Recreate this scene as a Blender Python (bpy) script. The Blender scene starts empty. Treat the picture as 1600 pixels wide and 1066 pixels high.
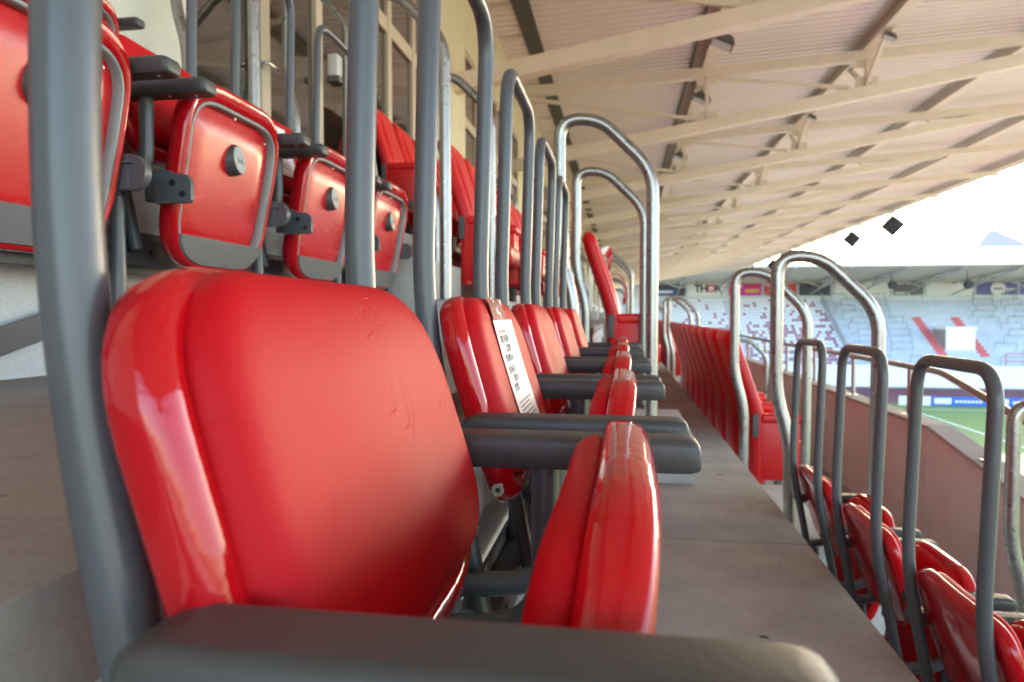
import bpy, bmesh, math, random
from mathutils import Vector, Matrix
random.seed(7)
sc = bpy.context.scene
COL = sc.collection
rad = math.radians
# ------------------------------------------------------------------ camera
# eye of the photographer is the origin, +y runs along the seat rows, +x towards the pitch
cam_d = bpy.data.cameras.new('camera'); cam = bpy.data.objects.new('camera', cam_d); COL.objects.link(cam)
cam.location = (0, 0, 0)
cam.rotation_euler = (math.pi/2 - 0.0387, 0, 0.1585)
cam_d.sensor_width = 36; cam_d.lens = 24.31
cam_d.clip_start = 0.02; cam_d.clip_end = 3000
cam_d.dof.use_dof = True; cam_d.dof.focus_distance = .75; cam_d.dof.aperture_fstop = 8
sc.camera = cam
# ------------------------------------------------------------------ sky and sun (sun low behind the far end stand)
SUN_EL, SUN_AZ = rad(19.5), rad(8)          # azimuth from +y towards +x
w = bpy.data.worlds.new('World'); sc.world = w; w.use_nodes = True
nt = w.node_tree; bg = nt.nodes['Background']
sky = nt.nodes.new('ShaderNodeTexSky'); sky.sky_type = 'NISHITA'; sky.sun_disc = False
sky.sun_elevation = SUN_EL; sky.sun_rotation = SUN_AZ; sky.altitude = 100
sky.air_density = 1.0; sky.dust_density = 2.0; sky.ozone_density = 1.0
nt.links.new(sky.outputs[0], bg.inputs[0]); bg.inputs[1].default_value = 0.15
sun_d = bpy.data.lights.new('sun', 'SUN'); sun = bpy.data.objects.new('sun', sun_d); COL.objects.link(sun)
sun_d.energy = 5.0; sun_d.angle = rad(0.5); sun_d.color = (1, .93, .82)
sdir = Vector((math.sin(SUN_AZ)*math.cos(SUN_EL), math.cos(SUN_AZ)*math.cos(SUN_EL), math.sin(SUN_EL)))
sun.rotation_euler = sdir.to_track_quat('Z', 'Y').to_euler()
# ------------------------------------------------------------------ exposure
sc.view_settings.view_transform = 'Standard'; sc.view_settings.look = 'None'
sc.view_settings.gamma = 1; sc.view_settings.exposure = 3.1
sc.render.engine = 'CYCLES'
sc.cycles.use_denoising = True; sc.cycles.max_bounces = 10; sc.cycles.diffuse_bounces = 5
sc.cycles.glossy_bounces = 4; sc.cycles.sample_clamp_indirect = 8; sc.cycles.caustics_reflective = False

# ------------------------------------------------------------------ materials
MATS = {}
def mat(name, col, rough=.5, metal=0, spec=.5, noise=0, nscale=8, bump=0, bscale=60, coat=0, col2=None, detail=6, stretch=None, bdist=.002, chips=None):
    m = bpy.data.materials.new(name); m.use_nodes = True
    t = m.node_tree; b = t.nodes['Principled BSDF']
    b.inputs['Base Color'].default_value = (*col, 1); b.inputs['Roughness'].default_value = rough
    b.inputs['Metallic'].default_value = metal; b.inputs['Specular IOR Level'].default_value = spec
    b.inputs['Coat Weight'].default_value = coat; b.inputs['Coat Roughness'].default_value = .05
    tc = t.nodes.new('ShaderNodeTexCoord'); mp = t.nodes.new('ShaderNodeMapping')
    t.links.new(tc.outputs['Object'], mp.inputs[0])
    if stretch: mp.inputs['Scale'].default_value = stretch
    if noise or col2:
        n = t.nodes.new('ShaderNodeTexNoise'); n.inputs['Scale'].default_value = nscale; n.inputs['Detail'].default_value = detail
        n.inputs['Roughness'].default_value = .65
        t.links.new(mp.outputs[0], n.inputs['Vector'])
        r = t.nodes.new('ShaderNodeValToRGB'); r.color_ramp.elements[0].position = .32; r.color_ramp.elements[1].position = .68
        a = col; c = col2 or tuple(min(1, x*(1+noise)) for x in col)
        if not col2: a = tuple(x*(1-noise) for x in col)
        r.color_ramp.elements[0].color = (*a, 1); r.color_ramp.elements[1].color = (*c, 1)
        t.links.new(n.outputs['Fac'], r.inputs[0]); t.links.new(r.outputs[0], b.inputs['Base Color'])
        mr = t.nodes.new('ShaderNodeMapRange'); mr.inputs['To Min'].default_value = max(0, rough-.08); mr.inputs['To Max'].default_value = min(1, rough+.12)
        t.links.new(n.outputs['Fac'], mr.inputs[0]); t.links.new(mr.outputs[0], b.inputs['Roughness'])
    if bump:
        n2 = t.nodes.new('ShaderNodeTexNoise'); n2.inputs['Scale'].default_value = bscale; n2.inputs['Detail'].default_value = 4
        t.links.new(mp.outputs[0], n2.inputs['Vector'])
        bp = t.nodes.new('ShaderNodeBump'); bp.inputs['Strength'].default_value = bump; bp.inputs['Distance'].default_value = bdist
        t.links.new(n2.outputs['Fac'], bp.inputs['Height']); t.links.new(bp.outputs[0], b.inputs['Normal'])
    if chips:
        base = b.inputs['Base Color']; src = base.links[0].from_socket if base.links else None
        v = t.nodes.new('ShaderNodeTexVoronoi'); v.inputs['Scale'].default_value = chips[0]; t.links.new(tc.outputs['Object'], v.inputs['Vector'])
        sp = t.nodes.new('ShaderNodeSeparateColor'); t.links.new(v.outputs['Color'], sp.inputs[0])
        nz = t.nodes.new('ShaderNodeTexNoise'); nz.inputs['Scale'].default_value = chips[0]*3; t.links.new(tc.outputs['Object'], nz.inputs['Vector'])
        # only a few cells carry a chip; its size varies with the cell and its edge is ragged
        th = t.nodes.new('ShaderNodeMapRange'); th.inputs['From Min'].default_value = chips[1]; th.inputs['From Max'].default_value = 1; th.inputs['To Min'].default_value = 0; th.inputs['To Max'].default_value = chips[2]
        t.links.new(sp.outputs[0], th.inputs[0])
        dd = t.nodes.new('ShaderNodeMath'); dd.operation = 'MULTIPLY_ADD'; dd.inputs[1].default_value = .25; t.links.new(nz.outputs['Fac'], dd.inputs[0]); t.links.new(v.outputs['Distance'], dd.inputs[2])
        lt_ = t.nodes.new('ShaderNodeMath'); lt_.operation = 'SUBTRACT'; t.links.new(th.outputs[0], lt_.inputs[0]); t.links.new(dd.outputs[0], lt_.inputs[1])
        st = t.nodes.new('ShaderNodeMapRange'); st.inputs['From Min'].default_value = -.02; st.inputs['From Max'].default_value = .03; t.links.new(lt_.outputs[0], st.inputs[0])
        mx = t.nodes.new('ShaderNodeMix'); mx.data_type = 'RGBA'; t.links.new(st.outputs[0], mx.inputs[0])
        if src: t.links.new(src, mx.inputs[6])
        else: mx.inputs[6].default_value = (*col, 1)
        mx.inputs[7].default_value = (*chips[3], 1); t.links.new(mx.outputs[2], base)
    MATS[name] = m; return m

def concrete(name, c1, c2, speck=True, rough=.85):
    m = mat(name, c1, rough, col2=c2, nscale=2.2, bump=.35, bscale=70, detail=9, chips=(9, .58, .27, (.07, .06, .05)) if speck else None)
    t = m.node_tree; b = t.nodes['Principled BSDF']
    lk = b.inputs['Base Color'].links[0]; src = lk.from_socket
    tc = [n for n in t.nodes if n.type == 'TEX_COORD'][0]
    # small dark stains and fine grain
    v = t.nodes.new('ShaderNodeTexVoronoi'); v.inputs['Scale'].default_value = 9; t.links.new(tc.outputs['Object'], v.inputs['Vector'])
    nn = t.nodes.new('ShaderNodeTexNoise'); nn.inputs['Scale'].default_value = 30; nn.inputs['Detail'].default_value = 5
    t.links.new(tc.outputs['Object'], nn.inputs['Vector'])
    ad = t.nodes.new('ShaderNodeMath'); ad.operation = 'MULTIPLY_ADD'; ad.inputs[1].default_value = .12
    t.links.new(nn.outputs['Fac'], ad.inputs[0]); t.links.new(v.outputs['Distance'], ad.inputs[2])
    r = t.nodes.new('ShaderNodeValToRGB'); r.color_ramp.elements[0].position = .085; r.color_ramp.elements[1].position = .12
    r.color_ramp.elements[0].color = (.45, .42, .4, 1) if speck else (1, 1, 1, 1); r.color_ramp.elements[1].color = (1, 1, 1, 1)
    t.links.new(ad.outputs[0], r.inputs[0])
    mx = t.nodes.new('ShaderNodeMix'); mx.data_type = 'RGBA'; mx.blend_type = 'MULTIPLY'; mx.inputs[0].default_value = 1
    t.links.new(src, mx.inputs[6]); t.links.new(r.outputs[0], mx.inputs[7])
    n3 = t.nodes.new('ShaderNodeTexNoise'); n3.inputs['Scale'].default_value = 160; n3.inputs['Detail'].default_value = 2
    t.links.new(tc.outputs['Object'], n3.inputs['Vector'])
    r3 = t.nodes.new('ShaderNodeMapRange'); r3.inputs['To Min'].default_value = .82; r3.inputs['To Max'].default_value = 1.15
    t.links.new(n3.outputs['Fac'], r3.inputs[0])
    mx2 = t.nodes.new('ShaderNodeMix'); mx2.data_type = 'RGBA'; mx2.blend_type = 'MULTIPLY'; mx2.inputs[0].default_value = 1
    t.links.new(mx.outputs[2], mx2.inputs[6]); t.links.new(r3.outputs[0], mx2.inputs[7])
    t.links.new(mx2.outputs[2], b.inputs['Base Color'])
    return m

RED = (.50, .004, .010)
mat('red_shell', RED, .07, bump=.16, bscale=34, bdist=.004, spec=.45)
mat('red_panel', (.57, .006, .012), .24, noise=.05, nscale=9, bump=.06, bscale=14, stretch=(1, 1, 3))
mat('red_chair', (.68, .006, .010), .36, noise=.05, nscale=6, bump=.08, bscale=80)
mat('grey_liner', (.24, .245, .25), .4)
mat('grey_tube', (.088, .092, .102), .32, bump=.03, bscale=220, spec=.5, chips=(60, .80, .34, (.06, .055, .05)))
mat('grey_plastic', (.058, .058, .060), .44, noise=.10, nscale=22, bump=.2, bscale=350, chips=(42, .62, .42, (.055, .048, .042)))
mat('hinge_cover', (.085, .095, .11), .42, noise=.05, nscale=12)
mat('plate', (.42, .44, .45), .4); mat('dark_metal', (.07, .075, .085), .5)
mat('bolt_black', (.012, .012, .013), .35)
mat('bolt_steel', (.62, .6, .57), .25, metal=1)
mat('paper', (.82, .83, .86), .45)
mat('ink', (.05, .06, .09), .5); mat('ink_red', (.6, .04, .04), .5); mat('ink_blue', (.10, .14, .38), .5)
mat('clear_tape', (.60, .09, .09), .12, coat=.8, noise=.2, nscale=60, bump=.5, bscale=70)
mat('brass_foil', (.62, .42, .10), .18, metal=1)
mat('cream_wall', (.72, .65, .47), .8, noise=.05, nscale=3, bump=.1, bscale=120)
mat('plaster', (.70, .69, .64), .9, noise=.06, nscale=4, bump=.3, bscale=180)
mat('beige_frame', (.56, .47, .38), .4)
mat('glass', (.020, .020, .016), .03, spec=1.0, coat=1.0)
mat('steel_beige', (.75, .675, .55), .5, noise=.05, nscale=3)
mat('deck', (.79, .73, .665), .5, noise=.05, nscale=.8)
mat('purlin', (.62, .55, .48), .55, noise=.08, nscale=2)
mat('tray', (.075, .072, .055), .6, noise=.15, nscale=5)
mat('lamp_body', (.10, .10, .09), .5); mat('lamp_glass', (.65, .66, .68), .12, spec=.8)
mat('speaker', (.014, .015, .017), .6)
mat('white_paint', (.80, .80, .78), .6)
mat('far_white', (.84, .85, .88), .45); mat('far_red', (.40, .07, .15), .5)  # red muted, white paled: distance haze is put into the seat colours
mat('far_step', (.46, .50, .545), .85, noise=.12, nscale=.6)  # steps paled, with the far haze mixed into their colour
mat('far_wall', (.60, .64, .66), .8, noise=.06, nscale=.4)
mat('far_roof', (.88, .80, .58), .7, noise=.06, nscale=.5)
mat('far_truss', (.48, .48, .47), .6)
mat('barrier', (.24, .27, .31), .5)
mat('stair_red', (.55, .12, .12), .7)
mat('ad_dark', (.05, .055, .065), .5); mat('ad_white', (.76, .76, .73), .5); mat('ad_pink', (.60, .03, .28), .5)
mat('ad_red', (.60, .04, .05), .5); mat('ad_grey', (.14, .135, .14), .5); mat('ad_purple', (.13, .14, .34), .5); mat('ad_yellow', (.72, .45, .08), .5)
mat('ad_blue', (.03, .12, .48), .45)
mat('track', (.15, .045, .055), .9, noise=.12, nscale=.3)
mat('grass', (.085, .15, .025), .9, col2=(.11, .185, .035), nscale=.35, bump=.3, bscale=30)
mat('asphalt', (.30, .28, .25), .9, noise=.1, nscale=.5)
mat('line_white', (.8, .8, .8), .7)
mat('slate', (.33, .29, .26), .7)
mat('tape_red', (.55, .03, .04), .4); mat('tape_white', (.75, .75, .74), .4)
concrete('concrete_floor', (.255, .24, .225), (.43, .41, .385))
concrete('concrete_riser', (.60, .62, .64), (.74, .75, .75), speck=False)
concrete('concrete_wall', (.72, .71, .71), (.82, .81, .80), speck=False)
concrete('concrete_cap', (.44, .43, .41), (.55, .54, .52), speck=False)

def leather():
    m = mat('red_pad', (.50, .005, .012), .48, spec=.14, noise=.05, nscale=5)
    t = m.node_tree; b = t.nodes['Principled BSDF']
    b.inputs['Sheen Weight'].default_value = .0; b.inputs['Sheen Roughness'].default_value = .4
    tc = [n for n in t.nodes if n.type == 'TEX_COORD'][0]
    n = t.nodes.new('ShaderNodeTexNoise'); n.inputs['Scale'].default_value = 9; n.inputs['Detail'].default_value = 3
    t.links.new(tc.outputs['Object'], n.inputs['Vector'])
    mx = t.nodes.new('ShaderNodeMix'); mx.data_type = 'RGBA'; mx.blend_type = 'LINEAR_LIGHT'; mx.inputs[0].default_value = .12
    t.links.new(tc.outputs['Object'], mx.inputs[6]); t.links.new(n.outputs['Color'], mx.inputs[7])
    mp = t.nodes.new('ShaderNodeMapping'); mp.inputs['Scale'].default_value = (1, .35, 1); t.links.new(mx.outputs[2], mp.inputs[0])
    v = t.nodes.new('ShaderNodeTexVoronoi'); v.feature = 'DISTANCE_TO_EDGE'; v.inputs['Scale'].default_value = 16
    t.links.new(mp.outputs[0], v.inputs['Vector'])
    r = t.nodes.new('ShaderNodeMapRange'); r.inputs['From Max'].default_value = .02
    t.links.new(v.outputs['Distance'], r.inputs[0])
    nm = t.nodes.new('ShaderNodeTexNoise'); nm.inputs['Scale'].default_value = 14; nm.inputs['Detail'].default_value = 2
    t.links.new(tc.outputs['Object'], nm.inputs['Vector'])
    rm = t.nodes.new('ShaderNodeMapRange'); rm.inputs['From Min'].default_value = .52; rm.inputs['From Max'].default_value = .66
    rm.inputs['To Min'].default_value = 1; rm.inputs['To Max'].default_value = 0
    t.links.new(nm.outputs['Fac'], rm.inputs[0])
    mxx = t.nodes.new('ShaderNodeMath'); mxx.operation = 'MAXIMUM'
    t.links.new(r.outputs[0], mxx.inputs[0]); t.links.new(rm.outputs[0], mxx.inputs[1])
    g = t.nodes.new('ShaderNodeTexNoise'); g.inputs['Scale'].default_value = 420; t.links.new(tc.outputs['Object'], g.inputs['Vector'])
    ad = t.nodes.new('ShaderNodeMath'); ad.operation = 'MULTIPLY_ADD'; ad.inputs[1].default_value = .35
    t.links.new(g.outputs['Fac'], ad.inputs[0]); t.links.new(mxx.outputs[0], ad.inputs[2])
    bp = t.nodes.new('ShaderNodeBump'); bp.inputs['Strength'].default_value = .5; bp.inputs['Distance'].default_value = .0008
    t.links.new(ad.outputs[0], bp.inputs['Height']); t.links.new(bp.outputs[0], b.inputs['Normal'])
leather()
def galv():
    m = mat('galvanised', (.50, .50, .49), .38, metal=1)
    t = m.node_tree; b = t.nodes['Principled BSDF']; tc = [n for n in t.nodes if n.type == 'TEX_COORD'][0]
    v = t.nodes.new('ShaderNodeTexVoronoi'); v.inputs['Scale'].default_value = 80; t.links.new(tc.outputs['Object'], v.inputs['Vector'])
    n = t.nodes.new('ShaderNodeTexNoise'); n.inputs['Scale'].default_value = 9; n.inputs['Detail'].default_value = 6; t.links.new(tc.outputs['Object'], n.inputs['Vector'])
    r = t.nodes.new('ShaderNodeMapRange'); r.inputs['To Min'].default_value = .24; r.inputs['To Max'].default_value = .44
    bw = t.nodes.new('ShaderNodeRGBToBW'); t.links.new(v.outputs['Color'], bw.inputs[0]); t.links.new(bw.outputs[0], r.inputs[0]); t.links.new(r.outputs[0], b.inputs['Roughness'])
    rr = t.nodes.new('ShaderNodeValToRGB'); rr.color_ramp.elements[0].color = (.25, .245, .235, 1); rr.color_ramp.elements[1].color = (.42, .41, .395, 1)
    mm = t.nodes.new('ShaderNodeMix'); mm.inputs[0].default_value = .5; t.links.new(bw.outputs[0], mm.inputs[2]); t.links.new(n.outputs['Fac'], mm.inputs[3])
    t.links.new(mm.outputs[0], rr.inputs[0]); t.links.new(rr.outputs[0], b.inputs['Base Color'])
    bp = t.nodes.new('ShaderNodeBump'); bp.inputs['Strength'].default_value = .14; bp.inputs['Distance'].default_value = .001
    n2 = t.nodes.new('ShaderNodeTexNoise'); n2.inputs['Scale'].default_value = 45; t.links.new(tc.outputs['Object'], n2.inputs['Vector'])
    t.links.new(n2.outputs['Fac'], bp.inputs['Height']); t.links.new(bp.outputs[0], b.inputs['Normal'])
galv()

# ------------------------------------------------------------------ mesh helpers
class MB:
    def __init__(s): s.v = []; s.f = []
    def add(s, vs, fs):
        o = len(s.v); s.v += [tuple(p) for p in vs]; s.f += [tuple(i+o for i in f) for f in fs]; return s
    def box(s, x0, x1, y0, y1, z0, z1):
        return s.add([(x0,y0,z0),(x1,y0,z0),(x1,y1,z0),(x0,y1,z0),(x0,y0,z1),(x1,y0,z1),(x1,y1,z1),(x0,y1,z1)],
                     [(0,3,2,1),(4,5,6,7),(0,1,5,4),(1,2,6,5),(2,3,7,6),(3,0,4,7)])
    def bbox(s, x0, x1, y0, y1, z0, z1, b=.004, seg=2):
        bm = bmesh.new(); bmesh.ops.create_cube(bm, size=1)
        for v in bm.verts: v.co = Vector(((x0+x1)/2+v.co.x*(x1-x0), (y0+y1)/2+v.co.y*(y1-y0), (z0+z1)/2+v.co.z*(z1-z0)))
        bmesh.ops.bevel(bm, geom=bm.edges[:], offset=b, segments=seg, affect='EDGES', profile=.6)
        bm.verts.ensure_lookup_table()
        s.add([v.co[:] for v in bm.verts], [tuple(v.index for v in f.verts) for f in bm.faces]); bm.free(); return s
    def beam(s, p, q, wy, h, up=(0,0,1)):
        # rectangular bar from p to q; wy is the width across, h the height
        p, q = Vector(p), Vector(q); d = (q-p).normalized(); u = Vector(up)
        side = d.cross(u)
        if side.length < 1e-4: side = Vector((0,1,0))
        side.normalize(); u = side.cross(d).normalized()
        vs = []
        for c in (p, q):
            for a, b in ((-1,-1),(1,-1),(1,1),(-1,1)): vs.append(c + side*a*wy/2 + u*b*h/2)
        return s.add(vs, [(0,1,2,3),(7,6,5,4),(0,4,5,1),(1,5,6,2),(2,6,7,3),(3,7,4,0)])
    def ring_loft(s, rings, cap0=True, cap1=True):
        n = len(rings[0]); vs = [p for r in rings for p in r]; fs = []
        for k in range(len(rings)-1):
            for i in range(n):
                j = (i+1) % n; fs.append((k*n+i, k*n+j, (k+1)*n+j, (k+1)*n+i))
        if cap0: fs.append(tuple(range(n))[::-1])
        if cap1: fs.append(tuple((len(rings)-1)*n+i for i in range(n)))
        return s.add(vs, fs)
    def tube(s, pts, r, n=14):
        pts = [Vector(p) for p in pts]; rings = []; prev = None
        for i, p in enumerate(pts):
            d = (pts[min(i+1, len(pts)-1)] - pts[max(i-1, 0)]).normalized()
            if prev is None:
                a = Vector((0,0,1)) if abs(d.z) < .9 else Vector((1,0,0)); a = (a - d*a.dot(d)).normalized()
            else: a = (prev - d*prev.dot(d)).normalized()
            prev = a; b = d.cross(a)
            rings.append([p + (a*math.cos(2*math.pi*k/n) + b*math.sin(2*math.pi*k/n))*r for k in range(n)])
        return s.ring_loft(rings)
    def disc(s, c, r, h, axis, n=16, bev=.2):
        c = Vector(c); ax = Vector(axis).normalized(); a = Vector((0,0,1)) if abs(ax.z) < .9 else Vector((1,0,0))
        a = (a-ax*a.dot(ax)).normalized(); b = ax.cross(a)
        def rg(rr, o): return [c + ax*o + (a*math.cos(2*math.pi*k/n)+b*math.sin(2*math.pi*k/n))*rr for k in range(n)]
        return s.ring_loft([rg(r, 0), rg(r, h*(1-bev)), rg(r*(1-bev*.5), h)])
    def mesh(s, name, m, smooth=True, angle=40):
        me = bpy.data.meshes.new(name); me.from_pydata(s.v, [], s.f); me.validate(); 
        bm = bmesh.new(); bm.from_mesh(me); bmesh.ops.recalc_face_normals(bm, faces=bm.faces[:]); bm.to_mesh(me); bm.free()
        if smooth:
            me.polygons.foreach_set('use_smooth', [True]*len(me.polygons)); me.set_sharp_from_angle(angle=rad(angle))
        me.materials.append(MATS[m]); return me
    def obj(s, name, m, parent=None, smooth=True, angle=40):
        return link(name, s.mesh(name, m, smooth, angle), parent)

def link(name, data, parent=None):
    o = bpy.data.objects.new(name, data); COL.objects.link(o)
    if parent is not None: o.parent = parent
    return o
def tag(o, label, cat, group=None, kind=None):
    o['label'] = label; o['category'] = cat
    if group: o['group'] = group
    if kind: o['kind'] = kind
    return o
def empty(name, loc=(0,0,0)):
    o = link(name, None); o.location = loc; o.empty_display_size = .1; return o
def struct(o): o['kind'] = 'structure'; return o
def copy_tree(o, parent=None):
    c = o.copy(); COL.objects.link(c); c.parent = parent
    for ch in o.children: copy_tree(ch, c)
    return c
def fillet(pts, rs, n=7):
    pts = [Vector(p) for p in pts]; out = [pts[0]]
    for i in range(1, len(pts)-1):
        a, p, b = pts[i-1], pts[i], pts[i+1]; r = rs[i-1]
        d1 = (a-p); d2 = (b-p); l = min(r, d1.length*.49, d2.length*.49); d1.normalize(); d2.normalize()
        s, e = p+d1*l, p+d2*l
        for k in range(n+1):
            t = k/n; out.append(s*(1-t)**2 + p*2*t*(1-t) + e*t*t)
    out.append(pts[-1]); return out
def rrect(wb, wt, h, rb, rt, n=8, rt2=None):
    """rounded trapezoid outline, (u, v), v from 0 (bottom) to h, counter-clockwise"""
    cs = [((wb/2, 0), rb), ((wt/2, h), rt), ((-wt/2, h), rt2 or rt), ((-wb/2, 0), rb)]
    out = []
    for i in range(4):
        p = Vector((*cs[i][0], 0)); a = Vector((*cs[i-1][0], 0)); b = Vector((*cs[(i+1) % 4][0], 0)); r = cs[i][1]
        d1 = (a-p).normalized(); d2 = (b-p).normalized(); s = p+d1*r; e = p+d2*r
        for k in range(n+1):
            t = k/n; q = s*(1-t)**2*1 + p*2*t*(1-t) + e*t*t; out.append((q.x, q.y))
    # subdivide the long straight runs so that the surface can curve
    res = []
    for i in range(len(out)):
        a = out[i]; b = out[(i+1) % len(out)]; L = math.dist(a, b); k = max(1, int(L/.045))
        for j in range(k): res.append((a[0]+(b[0]-a[0])*j/k, a[1]+(b[1]-a[1])*j/k))
    return res
def inset(ol, d):
    n = len(ol); out = []
    for i in range(n):
        a, b = Vector(ol[i-1]), Vector(ol[(i+1) % n]); t = (b-a).normalized(); nr = Vector((-t.y, t.x))
        out.append((ol[i][0]+nr.x*d, ol[i][1]+nr.y*d))
    return out
def scaled(ol, s):
    cx = (max(p[0] for p in ol)+min(p[0] for p in ol))/2; cy = (max(p[1] for p in ol)+min(p[1] for p in ol))/2
    return [(cx+(p[0]-cx)*s, cy+(p[1]-cy)*s) for p in ol]
def panel(ol, layers, f, cap0=True, cap1=True):
    """layers: (inset, scale, w)"""
    L = [(d, s, wv) for d, s, wv in layers]
    if cap0: L = [(L[0][0], q*L[0][1], L[0][2]) for q in (.04, .2, .4, .6, .8)] + L
    if cap1: L = L + [(L[-1][0], q*L[-1][1], L[-1][2]) for q in (.8, .6, .4, .2, .04)]
    rings = []
    for d, s, wv in L:
        o = inset(ol, d) if d else ol
        if s != 1: o = scaled(o, s)
        rings.append([f(u, v, wv) for u, v in o])
    return MB().ring_loft(rings, cap0, cap1)
ORD = ['first','second','third','fourth','fifth','sixth','seventh','eighth','ninth','tenth','eleventh','twelfth','thirteenth','fourteenth','fifteenth','sixteenth','seventeenth','eighteenth','nineteenth','twentieth']

# ------------------------------------------------------------------ dimensions of the terrace
T, R, P = .9148, .6032, .56          # tread, rise, seat pitch
ZF, XE = -.734, .5936                # floor and front edge of the camera's row (row 0)
Y_AISLE0, AISLE_W = 3.0, 1.17
def row_off(r): return Vector((-T*r, 0, R*r))
ROWNAME = {2: 'top row by the windows', 1: 'row above', 0: "camera's own row", -1: 'row below', -2: 'lowest row'}

# ================================================================== SETTING
# ground, track, pitch
G = -10.5
struct(MB().box(-400, 600, -400, 900, G-.5, G).obj('ground', 'asphalt', smooth=False))
struct(MB().box(13, 95, -60, 105.5, G, G+.02).obj('running_track', 'track', smooth=False))
struct(MB().box(27.5, 88, -50, 87, G+.02, G+.05).obj('pitch', 'grass', smooth=False))
pm = MB()
pm.box(31.1, 31.24, -40, 82, G+.052, G+.056); pm.box(31.24, 84, 81.9, 82.04, G+.052, G+.056); pm.box(42, 42.14, 65.5, 81.9, G+.052, G+.056); pm.box(42.14, 72, 65.5, 65.64, G+.052, G+.056)
struct(pm.obj('pitch_line', 'line_white', smooth=False))

# terrace steps of our own stand: every row is a base with slabs laid on it
Y0, Y1 = -9.0, 84.0
joints = [-9, -6.4, -3.9, -1.5, .9, 2.3, 3.52, 6.0, 8.5, 11, 13.5, 16, 19, 22, 26, 30, 35, 40, 48, 56, 66, 84]
for r in range(2, -3, -1):
    xa, xb = XE-T*(r+1), XE-T*r; zt = ZF+R*r
    if r == 2: xa = -2.28
    if r == 1: xb += .042
    if r == 0: xa += .042
    base = MB().box(xa+.002, xb-.012, Y0, Y1, zt-R-.25, zt-.07).obj('terrace_step', 'concrete_riser', smooth=False); struct(base)
    for i in range(len(joints)-1):
        MB().bbox(xa+.004, xb, joints[i]+.003, joints[i+1]-.003, zt-.07, zt+random.uniform(-.001, .001), b=.008).obj('slab', 'concrete_floor', base)
# parapet in front of the lowest row, its top drops towards the near end
def ptop(y): return -.93 if y > 6.14 else max(-1.35, -.93-(6.14-y)*.165)
PX = 2.5
par = empty('parapet_wall', (0, 0, 0)); tag(par, 'concrete parapet wall with joints in front of the lowest row', 'wall')
ys = [-9, -5, -1, 1.5, 3.6, 6.14, 8.9, 11.7, 14.5, 17.5, 21, 25, 30, 36, 44, 54, 68, 84]
for i in range(len(ys)-1):
    a, b = ys[i]+.013, ys[i+1]-.013; m = MB(); za, zb = ptop(a), ptop(b); zl = ZF-2*R-.9
    m.add([(PX,a,zl),(PX+.16,a,zl),(PX+.16,b,zl),(PX,b,zl),(PX,a,za-.02),(PX+.16,a,za-.02),(PX+.16,b,zb-.02),(PX,b,zb-.02)],
          [(0,3,2,1),(4,5,6,7),(0,1,5,4),(1,2,6,5),(2,3,7,6),(3,0,4,7)])
    m.obj('wall_panel', 'concrete_wall', par, smooth=False)
    m = MB(); m.add([(PX-.015,a,za-.02),(PX+.18,a,za-.02),(PX+.18,b,zb-.02),(PX-.015,b,zb-.02),(PX-.015,a,za+.012),(PX+.18,a,za+.012),(PX+.18,b,zb+.012),(PX-.015,b,zb+.012)],
          [(0,3,2,1),(4,5,6,7),(0,1,5,4),(1,2,6,5),(2,3,7,6),(3,0,4,7)])
    m.obj('coping', 'concrete_cap', par, smooth=False)
struct(MB().box(PX-.08, PX+.1, Y0, Y1, G, ZF-2*R-.9).obj('stand_front', 'concrete_wall', smooth=False))
lt = MB(); pr_ = []
for k in range(9): pr_ += [(PX+.1+k*.95, -5.2-k*.55), (PX+.1+(k+1)*.95, -5.2-k*.55)]
pr_ += [(PX+.1+9*.95, G), (PX+.1, G)]
lt.ring_loft([[(x, y, z) for x, z in pr_] for y in (Y0-20, Y1)]); struct(lt.obj('unseen_lower_terrace', 'concrete_cap', smooth=False))  # unseen lower tier, added in pale concrete to bounce sunlight up to the roof
struct(MB().box(XE+2*T-.02, PX+.05, Y0, Y1, ZF-2*R-.3, ZF-2*R-.003).obj('front_gangway', 'concrete_floor', smooth=False))
# parapet rail
rail = empty('parapet_handrail', (PX+.08, 6.14, 0)); tag(rail, 'grey steel tube handrail on posts running along the concrete parapet', 'handrail')
def rtop(y): return -.475 if y > 6.14 else max(-.95, -.475-(6.14-y)*.205)
m = MB(); m.tube(fillet([(0, -15, rtop(-9)), (0, 3.5-6.14, rtop(3.5)), (0, 0, -.475), (0, 77, -.475)], [.1, .12]), .028); m.obj('top_rail', 'galvanised', rail)
for y in [-1, 1.6, 3.3, 5.35, 6.75, 8.3, 9.9, 11.5, 13.2, 14.9, 16.7, 18.6, 20.6, 23, 25.6, 28.5, 32, 36, 41, 47, 54, 62, 72]:
    m = MB(); m.tube([(0, y-6.14, ptop(y)+.013), (0, y-6.14, rtop(y)-.02)], .024, 10); m.bbox(-.05, .05, y-6.14-.05, y-6.14+.05, ptop(y)+.013, ptop(y)+.024, b=.002)
    m.obj('post', 'galvanised', rail)

# aisle step blocks between the blocks of seats
AISLES = [Y_AISLE0 + k*6.85 for k in range(4)]
for k, ya in enumerate(AISLES):
    for r in (2, 1, 0, -1):
        o = row_off(r); xa = XE-T+.004
        m = MB(); m.bbox(xa, .312, ya+.04, ya+.96, ZF, ZF+.2, b=.006)
        m2 = MB(); m2.bbox(xa, -.02, ya+.042, ya+.958, ZF+.2, ZF+.4, b=.006)
        b = m.obj('aisle_step', 'concrete_cap'); b.location = o; struct(b); m2.obj('aisle_step_riser', 'concrete_cap', b)

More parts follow.
